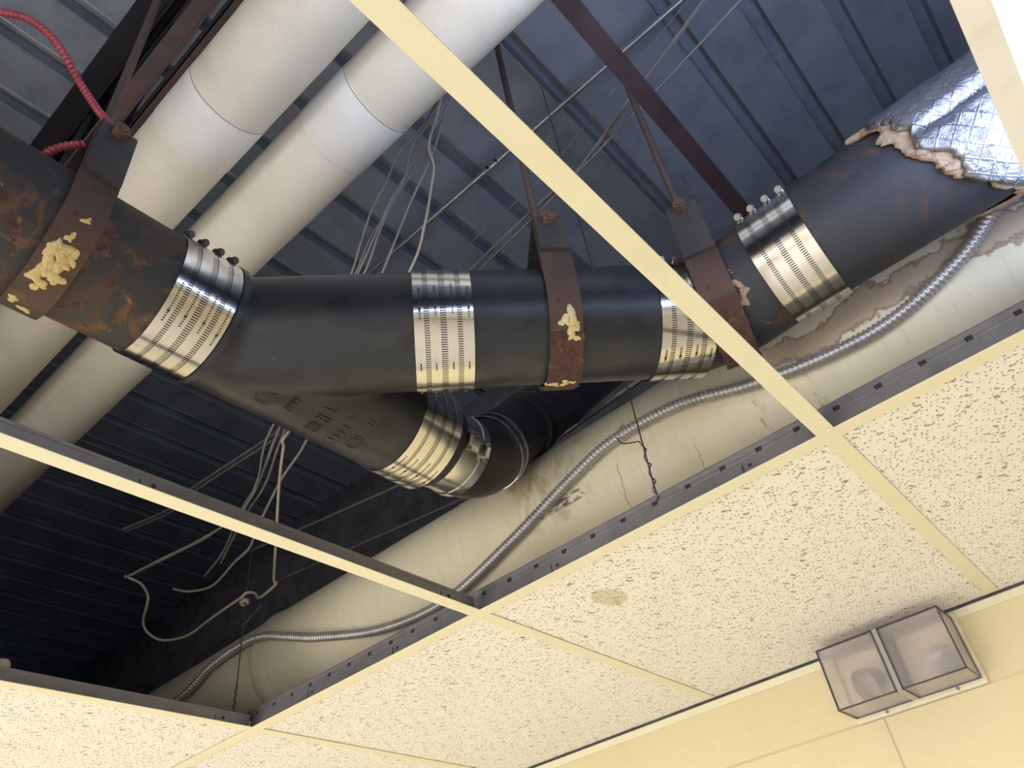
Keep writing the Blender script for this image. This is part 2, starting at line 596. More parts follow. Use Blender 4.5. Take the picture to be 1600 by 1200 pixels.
def cross_tee(x, y0, y1, paint='tee_paint'):
    z = .0005
    MB().box((x - .0120, y0, z), (x + .0120, y1, .0018)).obj('tee_flange', paint, ceil, bevel=.0006)
    m = MB()
    m.box((x - .0012, y0, .0018), (x + .0012, y1, .0225))
    m.box((x - .0024, y0, .022), (x + .0024, y1, .0265))
    m.obj('tee_web', 'tee_metal', ceil, bevel=.0003)
    if y1 <= 0:
        q = MB()
        for yy in (-.56, -.07):
            q.prism((x + .0013, yy, .0125), (1, 0, 0), .0033, .0008, 12)
            q.box((x + .0012, yy - .018, .004), (x + .0017, yy - .0162, .0155))
        q.obj('punching', 'slot', ceil)


main_tee(0, -3.0, 2.6)
main_tee(-1.2192, -3.0, 2.6)
for k in range(-4, 4):
    cross_tee(k * T, .0127, WALL_Y - .011)
for k in (-4, -3, -2, -1, 0, 1):
    cross_tee(k * T, -1.2065, -.0127)
cross_tee(1.508 * T, -1.2065, -.0127, 'fixture_white')  # whiter than the other tees: fixture glare put into the flange colour


def tile(x0, x1, y0, y1, mat='tile'):
    g = .0045
    MB().box((x0 + g, y0 + g, .0026), (x1 - g, y1 - g, .0185)).obj('ceiling_tile', mat, ceil, bevel=.001)


for k in range(-4, 4):
    tile(k * T, (k + 1) * T, 0, WALL_Y + .0005, 'tile_stain' if k == 0 else 'tile')
for k in (-4, -3, -2):
    tile(k * T, (k + 1) * T, -1.2192, 0)
# the rest of the ceiling, outside the photograph
MB().box((RX0, RY0, .004), (RX1, -2.445, .02)).obj('ceiling_panel', 'tile', ceil)
MB().box((RX0, -2.445, .004), (-T - .01, -1.225, .02)).obj('ceiling_panel', 'tile', ceil)
MB().box((2 * T + .01, -2.445, .004), (RX1, -1.225, .02)).obj('ceiling_panel', 'tile', ceil)
MB().box((RX0, -1.225, .004), (-4 * T, WALL_Y, .02)).obj('ceiling_panel', 'tile', ceil)
MB().box((4 * T, -1.225, .004), (RX1, WALL_Y, .02)).obj('ceiling_panel', 'tile', ceil)
MB().box((2 * T + .01, -1.225, .004), (4 * T, 0, .02)).obj('ceiling_panel', 'tile', ceil)
# wall angle
struct(MB().box((RX0, WALL_Y - .0032, -.0185), (RX1, WALL_Y - .0006, -.0035)).box((RX0, WALL_Y - .0060, -.0050), (RX1, WALL_Y - .0006, -.0035)).obj('trim_1', 'tee_paint', bevel=.0004))

# ceiling light at the right edge
fx = thing('ceiling_light', 'lit white ceiling light panel at the right end of the opening', 'ceiling light', (1.508 * T + .155, -.61, 0))
hw, hl = .1455, .60
# added cool uplight above the housing, imitating fixture glare on the deck
area('added_uplight', (1.508 * T + .155, -.61, .086), (PI, 0, 0), .26, 1.1, 14.5, (.50, .64, 1.0))
MB().box((-hw, -hl, .001), (-hw + .002, hl, .075)).box((hw - .002, -hl, .001), (hw, hl, .075)).box((-hw, -hl, .001), (hw, -hl + .010, .075)).box((-hw, hl - .010, .001), (hw, hl, .075)).box((-hw, -hl, .075), (hw, hl, .078)).obj('frame', 'fixture_white', fx)
MB().box((-hw + .002, -hl + .010, .002), (hw - .002, hl - .010, .006)).obj('diffuser', 'diffuser', fx)

# ------------------------------------------------------------------ roof deck and steel
DZ = 1.25
PITCH = .1524
deck = empty_struct('roof_deck', (0, 0, DZ))


def deck_profile(x0, n):
    p = []
    for i in range(n):
        a = x0 + i * PITCH
        p += [(a, .0), (a + .106, .0), (a + .1075, -.0022), (a + .110, -.0026), (a + .1115, 0.0), (a + .1135, .038), (a + .1470, .038), (a + .1490, 0.0), (a + .1505, -.0026), (a + .1520, -.0022)]
    p.append((x0 + n * PITCH, 0))
    return p


for q in range(-6, 5):
    x0 = -.2465 + .0317 + q * 6 * PITCH
    pr = deck_profile(x0, 6)
    V, F = [], []
    for (x, z) in pr:
        V += [(x, -2.6, z), (x, 2.6, z)]
    for i in range(len(pr) - 1):
        F.append((2 * i, 2 * i + 1, 2 * i + 3, 2 * i + 2))
    o = MB().add(V, F).add([(x0, -2.6, .040), (x0 + 6 * PITCH, -2.6, .040), (x0 + 6 * PITCH, 2.6, .040), (x0, 2.6, .040)], [(0, 1, 2, 3)]).obj('deck_sheet', ['deck', 'deck_fold_glint'], deck)
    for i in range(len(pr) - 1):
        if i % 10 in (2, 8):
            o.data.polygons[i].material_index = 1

# open web joist: two bottom angles, two top angles, zigzag web
jo = thing('steel_joist', 'red-brown open web steel joist above the left hanger', 'joist', (0, -.70, .80))
JX0, JX1 = -3.0, 2.4
for nm, ys in (('bottom_chord', ((-.031, -.004, -.004), (.012, .034, .012))),):
    for a, b, vl in ys:
        MB().box((JX0, a, 0), (JX1, b, .004)).box((JX0, vl - .0, 0), (JX1, vl + .004, .032)).obj(nm, 'joist', jo, bevel=.0008)
for a, b, vl in ((-.0560, -.006, -.010), (.012, .062, .012)):
    MB().box((JX0, a, .440), (JX1, b, .446)).box((JX0, vl, .40), (JX1, vl + .005, .440)).obj('top_chord', 'joist_dark', jo, bevel=.001)
MB().box((JX0, -.055, .4462), (JX1, .061, .4485)).obj('seat_plate', 'joist_dark', jo)
k = 0
x = JX0 + .15
while x < JX1 - .3:
    za, zb = (.012, .425) if k % 2 == 0 else (.425, .012)
    MB().tube([(x, .004, za), (x + .27, .004, zb)], .009, 10).obj('web_bar', 'joist_dark', jo, smooth=40)
    x += .27
    k += 1

# angle running across, over the right-hand hanger
br = thing('steel_angle', 'rust-brown steel angle crossing above the right-hand hanger', 'beam', (.583, .07, .835))
MB().box((-.0185, -.63, 0), (.0185, .68, .005)).obj('flange', 'joist', br, bevel=.001)
MB().box((-.0185, -.63, .005), (-.0135, .68, .042)).obj('upstand', 'joist', br, bevel=.001)

# ------------------------------------------------------------------ insulated pipes


def jacket_tube(x0, x1, r, n=56, step=.04, wob=.0012, seed=0):
    m = MB()
    g = np.random.default_rng(seed)
    xs = np.linspace(x0, x1, int((x1 - x0) / step) + 2)
    rr = r + wob * np.convolve(g.normal(size=len(xs) + 8), np.ones(9) / 9 * 1.6, 'valid')[:len(xs)]
    return m.tube([(x, 0, 0) for x in xs], rr, n)


WZ = .75
p = thing('insulated_pipe', 'upper white insulated pipe next to the red-brown joist', 'pipe', (0, -.6055, WZ), group=None)
jacket_tube(-3.2, -.035, .0757, seed=1).obj('jacket', 'jacket', p, smooth=40)
MB().tube([(-.035, 0, 0), (-.033, 0, 0), (.079, 0, 0), (.081, 0, 0)], [.0757, .0765, .0765, .0757], 56).obj('lap_band', 'jacket_white', p, smooth=40)['label'] = 'paler joint band round the pipe'
jacket_tube(.081, 2.4, .0759, seed=2).obj('jacket', 'jacket', p, smooth=40)
MB().tube([(.0785, 0, 0), (.0797, 0, 0)], [.0769, .0769], 56, caps=False).obj('seam', 'seam', p)
p = thing('insulated_pipe', 'lower white insulated pipe of the upper pair, passing behind the cream cross tee', 'pipe', (0, -.4296, WZ))
jacket_tube(-3.2, .133, .0738, seed=3).obj('jacket', 'jacket', p, smooth=40)
MB().tube([(.133, 0, 0), (.135, 0, 0), (.253, 0, 0), (.255, 0, 0)], [.0738, .0746, .0746, .0738], 56).obj('lap_band', 'jacket_white', p, smooth=40)['label'] = 'paler joint band round the pipe'
jacket_tube(.255, 2.4, .0740, seed=4).obj('jacket', 'jacket', p, smooth=40)
MB().tube([(.2525, 0, 0), (.2537, 0, 0)], [.0750, .0750], 56, caps=False).obj('seam', 'seam', p)

BY, BZ, BR = .1991, .2194, .130
p = thing('insulated_pipe', 'large stained white insulated pipe lying low along the ceiling tee', 'pipe', (0, BY, BZ))
# wrapped sections, each a little different in radius, with a puckered joint near the dark end
for i, (a, b, rr) in enumerate(((-3.2, -.74, .1285), (-.74, .345, .130), (.345, 2.4, .1306))):
    jacket_tube(a, b, rr, 72, .03, .0009, 10 + i).obj('jacket', 'jacket_big', p, smooth=40)
MB().tube([(-.765, 0, 0), (-.755, 0, 0), (-.74, 0, 0), (-.725, 0, 0), (-.71, 0, 0)], [.1285, .1325, .1345, .1325, .130], 72, caps=False).obj('pucker', 'jacket_big', p, smooth=60)
for xs, y0, y1 in ((.245, -1.25, -.3), (.395, -1.2, -.55)):
    # hairline cracks in the paint
    pts = []
    for i in range(26):
        t = y0 + (y1 - y0) * i / 25
        pts.append((xs + .0012 * math.sin(i * 1.3) + .0016 * math.sin(i * .37) + .0009 * i * (1 if xs < .3 else .3), -.1306 * math.cos(t), .1306 * math.sin(t)))
    MB().tube(pts, .00045, 5).obj('crack', 'seam', p)

# ------------------------------------------------------------------ black drain pipe
Z0 = .22
RUN = (.079, 0, Z0)
PHI_RUN, PHI_BR, PHI_X = PI / 2, PI / 4, 0.0
BR0 = np.array((.079, -.525, Z0))
bdir = np.array((math.cos(PI / 4), math.sin(PI / 4), 0))
XP = (0, -.064, .235)
PR = .081


def hollow(x0, x1, r, wall=.007, n=64, step=None):
    xs = np.array([x0, x1]) if step is None else np.arange(x0, x1 + 1e-6, step)
    return MB().tube([(x, 0, 0) for x in xs], r, n)


# left pipe (old, rusting): from beyond the frame to the first coupling
p = thing('cast_iron_pipe', 'rusty black pipe entering from the left edge, held by the foam-marked hanger', 'pipe', (.079, -.95, Z0), PHI_RUN)
hollow(-.62, .338, .0805, n=72).obj('pipe_wall', 'iron_rust', p, smooth=40)
rustm = MB()
for i in range(46):   # scabs of scale on the underside
    t = .04 + .285 * rng.random()
    th = -1.95 + 1.5 * rng.random()
    r0 = .0022 + .004 * rng.random() ** 2
    nn = 7
    c = np.array((t, -.0803 * math.cos(th), .0803 * math.sin(th)))
    e1 = np.array((1, 0, 0))
    e2 = np.array((0, math.sin(th), math.cos(th)))
    nr = np.array((0, -math.cos(th), math.sin(th)))
    ring = [c + r0 * (.6 + .8 * rng.random()) * (math.cos(q) * e1 * 1.5 + math.sin(q) * e2) for q in np.arange(nn) * 2 * PI / nn]
    rustm.add(ring + [c + nr * .0016], [(j, (j + 1) % nn, nn) for j in range(nn)])
o = rustm.obj('rust_scale', 'strap_flaky', p, smooth=60)
o['kind'] = 'stuff'

# the wye: straight run plus 45 degree branch, one casting
wy = thing('pipe_wye', 'black cast iron wye fitting joining the left pipe to the branch', 'pipe fitting', (.079, -.525, Z0))
m = MB()
m.tube([(0, t, 0) for t in (-.085, .30)], .0805, 48)
m.tube([tuple(bdir * t) for t in (-.02, .271)], .0815, 48)
m.tube([tuple(bdir * t) for t in (.245, .271)], .0825, 48)
o = m.obj('body', 'iron', wy)
md = o.modifiers.new('weld', 'REMESH')
md.mode = 'VOXEL'
md.voxel_size = .0042
md.use_smooth_shade = True
sm = o.modifiers.new('fillet', 'SMOOTH')
sm.factor = .5
sm.iterations = 5


def on_cyl(t, th, r, org_t=0.0):
    return (t - org_t, -r * math.cos(th), r * math.sin(th))


# raised casting marks, wrapped on the run's underside
mk = bpy.data.objects.new('casting_marks', None)
raw = MB()


def wrap_bar(t0, a0, t1, a1, wd=.0016, h=.0010, r=.0806):
    """raised bar on the run between (t, degrees) and (t, degrees); t along +Y"""
    n = max(2, int(math.hypot(t1 - t0, math.radians(a1 - a0) * r) / .003) + 1)
    pts = []
    for i in range(n + 1):
        f = i / n
        t, a = t0 + (t1 - t0) * f, math.radians(a0 + (a1 - a0) * f)
        pts.append((r * math.cos(a), t + .525, r * math.sin(a)))
    raw.tube(pts, wd / 2 + .0004, 6)


def wrap_poly(c, rt, ra, n, start=0.0):
    q = [(c[0] + rt * math.cos(start + 2 * PI * i / n), c[1] + math.degrees(ra / .0806) * math.sin(start + 2 * PI * i / n)) for i in range(n)]
    for i in range(n):
        wrap_bar(*q[i], *q[(i + 1) % n])


wrap_poly((-.478, -85), .017, .015, 6)
wrap_poly((-.478, -85), .0115, .0105, 14)
wrap_poly((-.3297, -87), .0125, .013, 16)
wrap_poly((-.3297, -87), .008, .0085, 14)
for a in (-86, -81, -76, -71):      # a small raised line of characters
    wrap_bar(-.449, a, -.438, a - 1)
    wrap_bar(-.449, a + 2, -.444, a + 2.6)
for a, kx in ((-98, 0), (-91, 1), (-79, 2), (-66, 3)):
    wrap_bar(-.404, a, -.384, a + .5, .0024)
    if kx != 3:
        wrap_bar(-.404, a + 4, -.384, a + 4, .0024)
        wrap_bar(-.394, a, -.394, a + 4, .0024)
    else:
        wrap_bar(-.388, a, -.384, a + 5, .0024)
for (t0, a0, t1, a1) in ((-.368, -103, -.368, -66), (-.349, -103, -.349, -66), (-.368, -103, -.3585, -109), (-.349, -103, -.3585, -109), (-.368, -66, -.3585, -60), (-.349, -66, -.3585, -60)):
    wrap_bar(t0, a0, t1, a1, .0012)
for a in (-97, -90, -82, -74):
    wrap_bar(-.364, a, -.353, a, .0018)
    wrap_bar(-.3585, a, -.3585, a + 3, .0014)
wrap_bar(-.335, -60, -.324, -60)
wrap_bar(-.335, -56, -.324, -56)
wrap_bar(-.330, -60, -.330, -54)
raw.obj('casting_marks', 'iron', wy, smooth=60)['kind'] = 'stuff'
bpy.data.objects.remove(mk)
# hub ridge beside the first coupling and rust spots
MB().ring([(-.002, .0795), (.0, .0845), (.008, .0850), (.010, .0795)], 64).obj('hub_ridge', 'iron', wy, smooth=50).matrix_local = Matrix.Translation((0, -.047, 0)) @ Matrix.Rotation(PI / 2, 4, 'Z')

# run beyond the wye: a short stub up to the rubber coupling
p = thing('cast_iron_pipe', 'short black pipe stub between the lower steel coupling and the rubber elbow', 'pipe', (.079, -.19, Z0), PHI_RUN)
hollow(-.028, .05, .066).obj('pipe_wall', 'iron', p, smooth=40)
MB().tube([(.014, 0, 0), (.016, 0, 0), (.034, 0, 0), (.036, 0, 0)], [.067, .070, .070, .067], 64).obj('rubber_lip', 'rubber', p, smooth=40)

# straight spool on the branch
SC = BR0 + bdir * (.30 * math.sqrt(2))
p = thing('cast_iron_pipe', 'straight black pipe in the middle between two steel couplings', 'pipe', tuple(SC), PHI_BR)
hollow(-.150, .169, PR).obj('pipe_wall', 'iron', p, smooth=40)

# 45 degree bend and the pipe away to the right
cor = np.array((.54, -.064))
RB = .14
tl = RB * math.tan(PI / 8)
pts = []
for i in range(7):
    pts.append(tuple(np.r_[cor - bdir[:2] * (tl + .01 * (1 - i / 6.0) if i == 0 else tl), Z0]) if i == 0 else None)
pts = [tuple(np.r_[cor - bdir[:2] * (tl + .006), Z0])]
ctr = cor - bdir[:2] * tl + RB * np.array((math.sin(PI / 4), -math.cos(PI / 4)))
for i in range(13):
    a = PI / 4 * (1 - i / 12)
    q = ctr + RB * np.array((-math.sin(a), math.cos(a)))
    pts.append((q[0], q[1], Z0 + .010 * i / 12))
pts += [(x, -.064, Z0 + .010 + .005 * (x - pts[-1][0]) / (.68 - pts[-1][0])) for x in (.62, .64, .655)]
p = thing('pipe_elbow', 'rusty black pipe bend under the right-hand hanger', 'pipe fitting', (.54, -.064, Z0))
MB().tube(rel(pts, (.54, -.064, Z0)), np.linspace(PR, .0788, len(pts)), 64).obj('body', 'iron_rust_light', p, smooth=40)
p = thing('cast_iron_pipe', 'rust-flecked black pipe running into the torn foil insulation at right', 'pipe', (1.2, XP[1], XP[2]), PHI_X)
hollow(-.54, .75, .0790, n=72).obj('pipe_wall', 'iron_rust_light', p, smooth=40)

# rubber 45 degree elbow turning up, with its clamps, and the riser
EC = np.array((.079, -.070, .2220))
up = np.array((0, math.sqrt(.5), math.sqrt(.5)))
Re = .11
te = Re * math.tan(PI / 8)
pts = [(.079, -.155, Z0), (.079, EC[1] - te - .012, Z0)]
c2 = np.array((EC[1] - te, EC[2] + Re))
for i in range(11):
    a = PI / 4 * i / 10
    pts.append((.079, c2[0] + Re * math.sin(a), c2[1] - Re * math.cos(a)))
end = np.array(pts[-1])
for d_ in (.02, .04):
    pts.append(tuple(end + up * d_))
p = thing('rubber_elbow', 'smooth black rubber elbow turning up behind the large white pipe', 'pipe fitting', (.079, -.06, Z0))
MB().tube(rel(pts, (.079, -.06, Z0)), .0665, 64).obj('body', 'rubber', p, smooth=50)
p = thing('cast_iron_pipe', 'black pipe rising into the dark behind the rubber elbow', 'pipe', tuple(end), 0)
rb = Matrix(((0, 0, 1), (up[1], -up[1], 0), (up[2], up[2], 0))).transposed()


def up_frame(o, at):
    ax = Vector(up)
    yv = Vector((-1, 0, 0))
    zv = ax.cross(yv)
    mt = Matrix((ax, yv, zv)).transposed().to_4x4()
    mt.translation = Vector(at)
    o.matrix_world = mt


up_frame(p, end)
MB().tube([(.015, 0, 0), (.85, 0, 0)], .0620, 64).obj('pipe_wall', 'iron', p, smooth=40)


# ------------------------------------------------------------------ steel couplings
TXT = {}


def text_mesh(s, size):
    cu = bpy.data.curves.new('t', 'FONT')
    cu.body = s
    cu.size = size
    cu.resolution_u = 2
    o = bpy.data.objects.new('t', cu)
    COL.objects.link(o)
    bpy.context.view_layer.update()
    me = bpy.data.meshes.new_from_object(o.evaluated_get(bpy.context.evaluated_depsgraph_get()))
    V = np.array([tuple(v.co) for v in me.vertices])
    F = [tuple(q.vertices) for q in me.polygons]
    bpy.data.objects.remove(o)
    return V, F


WB = .0762
BANDS = [(-.5, -.325), (-.245, -.055), (.05, .225), (.315, .5)]   # fractions of the width
RIBS = [(-.325, -.245), (-.055, .05), (.225, .315)]


def coupling(label, loc, phi, th_bolt, perf=(-40, 0), r=.0828, bolt='steel_bolt', width=WB, group='no-hub steel couplings on the black pipe', tail=None, marks=None):
    th = thing('steel_coupling', label, 'coupling', loc, phi, group)
    w_ = width
    # corrugated shield: cross ribs stand between the bands
    NR = 165
    n = NR * 4
    m = MB()
    a = (np.repeat(np.arange(NR), 4) + np.tile((0.0, .58, .62, .96), NR)) * 2 * PI / NR
    bt = math.radians(th_bolt)
    for f0, f1 in RIBS:
        t0, t1 = f0 * w_, f1 * w_
        dth = np.abs((a - bt + PI) % (2 * PI) - PI)
        rr = r - .0001 - np.where((np.arange(n) % 4 >= 2) & (dth > .42), .0012, 0)
        V = np.concatenate([np.c_[np.full(n, t), -rr * np.cos(a), rr * np.sin(a)] for t in (t0 + .00035, t1 - .00035)])
        m.add(V, [(i, (i + 1) % n, n + (i + 1) % n, n + i) for i in range(n)])
    m.ring([(-w_ / 2 + .0004, r - .0038), (-w_ / 2 + .0004, r - .0014), (w_ / 2 - .0004, r - .0014), (w_ / 2 - .0004, r - .0038)], 96)
    o = m.obj('shield', ['stainless', 'slot'], th)
    for q in range(3):
        for i in range(n):
            if i % 4 and abs((a[i] - bt + PI) % (2 * PI) - PI) > .42:
                o.data.polygons[q * n + i].material_index = 1
    # rubber sleeve showing as a dark lip
    MB().ring([(-w_ / 2 - .0012, r - .009), (-w_ / 2 - .0012, r - .0030), (w_ / 2 + .0012, r - .0030), (w_ / 2 + .0012, r - .009)], 64).obj('gasket', 'rubber', th, smooth=40)
    for bi, (f0, f1) in enumerate(BANDS):
        t0, t1 = f0 * w_, f1 * w_
        tc = (t0 + t1) / 2
        bd = MB().ring([(t0, r - .0012), (t0, r + .0007), (t1, r + .0007), (t1, r - .0012)], 144).obj('band', 'stainless', th, smooth=25)
        # perforated adjusting slots pressed in the band
        s_ = MB()
        p0, p1 = math.radians(perf[0]), math.radians(perf[1])
        ns = 16
        for i in range(ns):
            q = p0 + (p1 - p0) * i / (ns - 1) + .035 * (bi % 3)
            hh = .0013 if i not in (4,) else .0008
            tt = tc + .0012
            wd = .45 * (p1 - p0) / (ns - 1)
            corners = [(tt + sx * hh, q + sy * wd / 2) for sx, sy in ((-1, -1), (1, -1), (1, 1), (-1, 1))]
            s_.add([(t, -(r + .00095) * math.cos(b), (r + .00095) * math.sin(b)) for t, b in corners], [(0, 1, 2, 3)])
        qh = p0 + (p1 - p0) * 4 / (ns - 1) + .035 * (bi % 3)
        s_.add([(tc + .0012 + .0019 * math.cos(g), -(r + .0010) * math.cos(qh + .0019 / r * math.sin(g)), (r + .0010) * math.sin(qh + .0019 / r * math.sin(g))) for g in np.arange(10) * 2 * PI / 10], [tuple(range(10))])
        if tail:
            a0, a1 = math.radians(tail[0]), math.radians(tail[1])
            na = 6
            for i in range(na):
                qa, qb = a0 + (a1 - a0) * i / na, a0 + (a1 - a0) * (i + .8) / na
                s_.add([(t, -(r + .00095) * math.cos(b), (r + .00095) * math.sin(b)) for t, b in ((tc - .0008, qa), (tc + .0008, qa), (tc + .0008, qb), (tc - .0008, qb))], [(0, 1, 2, 3)])
        o = s_.obj('perforation', 'slot', bd)
        o['kind'] = 'stuff'
        # worm screw: housing, collar and hex head lying along the tangent
        nrm = np.array((0, -math.cos(bt), math.sin(bt)))
        tan = np.array((0, -math.sin(bt), -math.cos(bt)))       # towards the room
        c = nrm * (r + .0052) + np.array((tc, 0, 0))
        hs = MB()
        mt = Matrix(((1, 0, 0), tuple(tan), tuple(nrm))).transposed().to_4x4()
        mt.translation = Vector(tuple(c - nrm * .0010 - tan * .006))
        hs.box((-.0046, -.0075, -.0042), (.0046, .0075, .0034), mt)
        ho = hs.obj('screw_housing', bolt if bolt == 'steel_dark' else 'stainless', th, bevel=.0012)
        MB().prism(c + tan * .0042, tan, .0052, .0016, 16).prism(c + tan * .0070, tan, .0040, .0055, 6, .3).prism(c - tan * .017, tan, .0026, .012, 10).obj('screw', bolt, th, smooth=30)
    if marks:
        mm = MB()
        for (txt, size, tq, aq) in marks:
            V, F = text_mesh(txt, size)
            # letters run round the pipe, read along the band
            q = np.radians(aq) - V[:, 0] / r
            t = tq + V[:, 1]
            mm.add(np.c_[t, -(r + .0009) * np.cos(q), (r + .0009) * np.sin(q)], F)
        mm.obj('stamped_lettering', 'marking', th)['kind'] = 'stuff'
    return th


MT['marking'] = plain('etched mark', (.42, .40, .36), .5)
C1 = coupling('steel four-band coupling at left with dark bolts on top, beside the rusty pipe', (.079, -.612, Z0), PHI_RUN, 45, (-62, -28), bolt='steel_dark')
C2 = coupling('steel four-band coupling in the centre, on the horizontal arm of the black wye', tuple(BR0 + bdir * (.192 * math.sqrt(2))), PHI_BR, 190, (-33, -3), tail=(-82, -74))
C3 = coupling('steel four-band coupling at the lower end of the black wye, next to the rubber elbow', (.079, -.2185, Z0), PHI_RUN, 120, (-100, -72))
C4 = coupling('steel four-band coupling partly hidden behind the cream cross tee', tuple(BR0 + bdir * (.4215 * math.sqrt(2))), PHI_BR, 47, (-84, -72), marks=[('CAN', .0052, -.030, 8), ('CAN', .0052, .0285, 12), ('6"', .0062, -.026, -44)])
C5 = coupling('bright steel four-band coupling at right with its bolts in a row on top', (.683, XP[1], XP[2]), PHI_X, 42, (20, 34), r=.0825)


def worm_clamp(parent, t, r, th_bolt, wd=.009, mat='stainless'):
    MB().ring([(t - wd / 2, r), (t - wd / 2, r + .0012), (t + wd / 2, r + .0012), (t + wd / 2, r)], 96).obj('band', mat, parent, smooth=35)
    b = math.radians(th_bolt)
    nrm = np.array((0, -math.cos(b), math.sin(b)))
    tan = np.array((0, -math.sin(b), -math.cos(b)))
    c = nrm * (r + .0058) + np.array((t, 0, 0))
    mt = Matrix(((1, 0, 0), tuple(tan), tuple(nrm))).transposed().to_4x4()
    mt.translation = Vector(tuple(c))
    MB().box((-.0052, -.011, -.0052), (.0052, .011, .0034), mt).obj('screw_housing', mat, parent, bevel=.002)
    MB().prism(c + tan * .0135, tan, .0048, .005, 16).prism(c - tan * .0135, tan, .0044, .005, 6).obj('screw', 'steel_bolt', parent, smooth=30)


cl = thing('hose_clamp', 'steel shield with two worm-screw clamps on the start of the rubber elbow', 'clamp', (.079, -.134, Z0), PHI_RUN)
MB().ring([(-.034, .0666), (-.034, .0676), (.034, .0676), (.034, .0666)], 96).obj('shield', 'stainless', cl, smooth=35)
worm_clamp(cl, -.018, .0678, -22)
worm_clamp(cl, .022, .0678, -26)
cl = thing('hose_clamp', 'thin steel ring clamp at the upper mouth of the rubber elbow', 'clamp')
up_frame(cl, tuple(end + up * .022))
MB().ring([(-.016, .0668), (-.016, .0674), (.016, .0674), (.016, .0668)], 96).obj('shield', 'steel_dark', cl, smooth=35)
worm_clamp(cl, -.012, .0676, 150, .006)
worm_clamp(cl, .012, .0676, 152, .006)
cl = thing('hose_clamp', 'dark ring clamp on the rising pipe, behind the middle hanger', 'clamp')
up_frame(cl, tuple(end + up * .188))
MB().ring([(-.03, .0622), (-.03, .0650), (.03, .0650), (.03, .0622)], 96).obj('shield', 'rubber', cl, smooth=35)
worm_clamp(cl, -.022, .0652, 165, .006, 'steel_dark')
worm_clamp(cl, .022, .0652, 165, .006, 'steel_dark')


# ------------------------------------------------------------------ clevis hangers
def hanger(label, loc, phi, rod_top, yoke_low, flaky, sw=.044, zb=.113, rod_shift=(0.0, 0.0), fl=1.28):
    h = thing('clevis_hanger', label, 'hanger', loc, phi, 'clevis hangers carrying the black pipe')
    r0, r1 = .0835, .0895
    zt = zb + .012

    def strap_path(zleg):
        pts = [(-r0 - .003, zleg)] + [((r0 + .003) * math.cos(a), (r0 + .003) * math.sin(a)) for a in np.linspace(PI, 2 * PI, 33)] + [(r0 + .003, zleg)]
        return pts

    def ribbon(pts, half, thick, jag=0.0):
        """flat bar swept through (n, z) points, width along local X"""
        P = np.array(pts)
        d = np.gradient(P, axis=0)
        d /= np.linalg.norm(d, axis=1)[:, None]
        nr = np.c_[-d[:, 1], d[:, 0]]
        V, F = [], []
        for i in range(len(P)):
            j0 = jag * (rng.random() - .5)
            j1 = jag * (rng.random() - .5)
            for s1, s2 in ((-1, -1), (1, -1), (1, 1), (-1, 1)):
                q = P[i] + nr[i] * s2 * thick / 2
                V.append((s1 * half + (j0 if s1 < 0 else j1), q[0], q[1]))
        for i in range(len(P) - 1):
            for k_ in range(4):
                F.append((i * 4 + k_, i * 4 + (k_ + 1) % 4, (i + 1) * 4 + (k_ + 1) % 4, (i + 1) * 4 + k_))
        F += [(3, 2, 1, 0), tuple((len(P) - 1) * 4 + k_ for k_ in range(4))]
        return MB().add(V, F)

    sp = strap_path(zt - .004)
    ribbon(sp, sw / 2, .006).obj('strap', 'strap', h, smooth=30)
    if flaky:
        a = np.linspace(PI * fl, PI * 1.62, 18)
        ribbon([((r0 + .0068) * math.cos(q), (r0 + .0068) * math.sin(q)) for q in a], sw / 2 + .0008, .0035, .004).obj('rust_scale', 'strap_flaky', h)
    # inverted-U yoke outside the strap
    ry = r1 + .0035
    yp = [(-ry, yoke_low), (-ry, zt - .004), (-ry + .004, zt + .004), (-ry + .012, zt + .008), (ry - .012, zt + .008), (ry - .004, zt + .004), (ry, zt - .004), (ry, yoke_low)]
    ribbon(yp, sw / 2 - .001, .006).obj('yoke', 'strap_grey', h)
    MB().tube([(0, -ry - .016, zb), (0, ry + .014, zb)], .0055, 14).obj('cross_bolt', 'nut', h, smooth=40)
    for s in (-1, 1):
        nt = MB()
        n = 6
        V = []
        for y in (s * (ry + .0032), s * (ry + .0135)):
            for rr in (.0105, .0060):
                V += [(rr * math.cos(PI / 6 + q * PI / 3) if rr > .008 else rr * math.cos(q * PI / 3), y, zb + (rr * math.sin(PI / 6 + q * PI / 3) if rr > .008 else rr * math.sin(q * PI / 3))) for q in range(n)]
        F = []
        for q in range(n):
            q2 = (q + 1) % n
            F += [(q, q2, 12 + q2, 12 + q), (12 + q, 12 + q2, 18 + q2, 18 + q), (6 + q, 6 + q2, q2, q), (18 + q, 18 + q2, 6 + q2, 6 + q)]
        nt.add(V, F).obj('nut', 'nut', h, bevel=.001)
    MB().tube([(*rod_shift, zt - .004), (*rod_shift, rod_top)], .0062, 14).obj('rod', 'rod', h, smooth=40)
    MB().prism((*rod_shift, zt + .016), (0, 0, 1), .0105, .010, 6).obj('rod_nut', 'nut', h)
    return h


H1 = hanger('foam-marked rusty pipe hanger at left with a dark grey upper plate', (.079, -.764, Z0), PHI_RUN, .62, .028, False, rod_shift=(0, -.012))
hc = BR0 + bdir * (.303 * math.sqrt(2))
H2 = hanger('middle pipe hanger with a flaking strap over the straight black pipe', tuple(hc), PHI_BR, 1.02, .055, True, .043, rod_shift=(.006, -.008))
H3 = hanger('right-hand pipe hanger beside the cream cross tee, strap bleeding rust', (.566, -.0665, .228), math.radians(16), .6125, .02, True, .046, .118, fl=1.2)


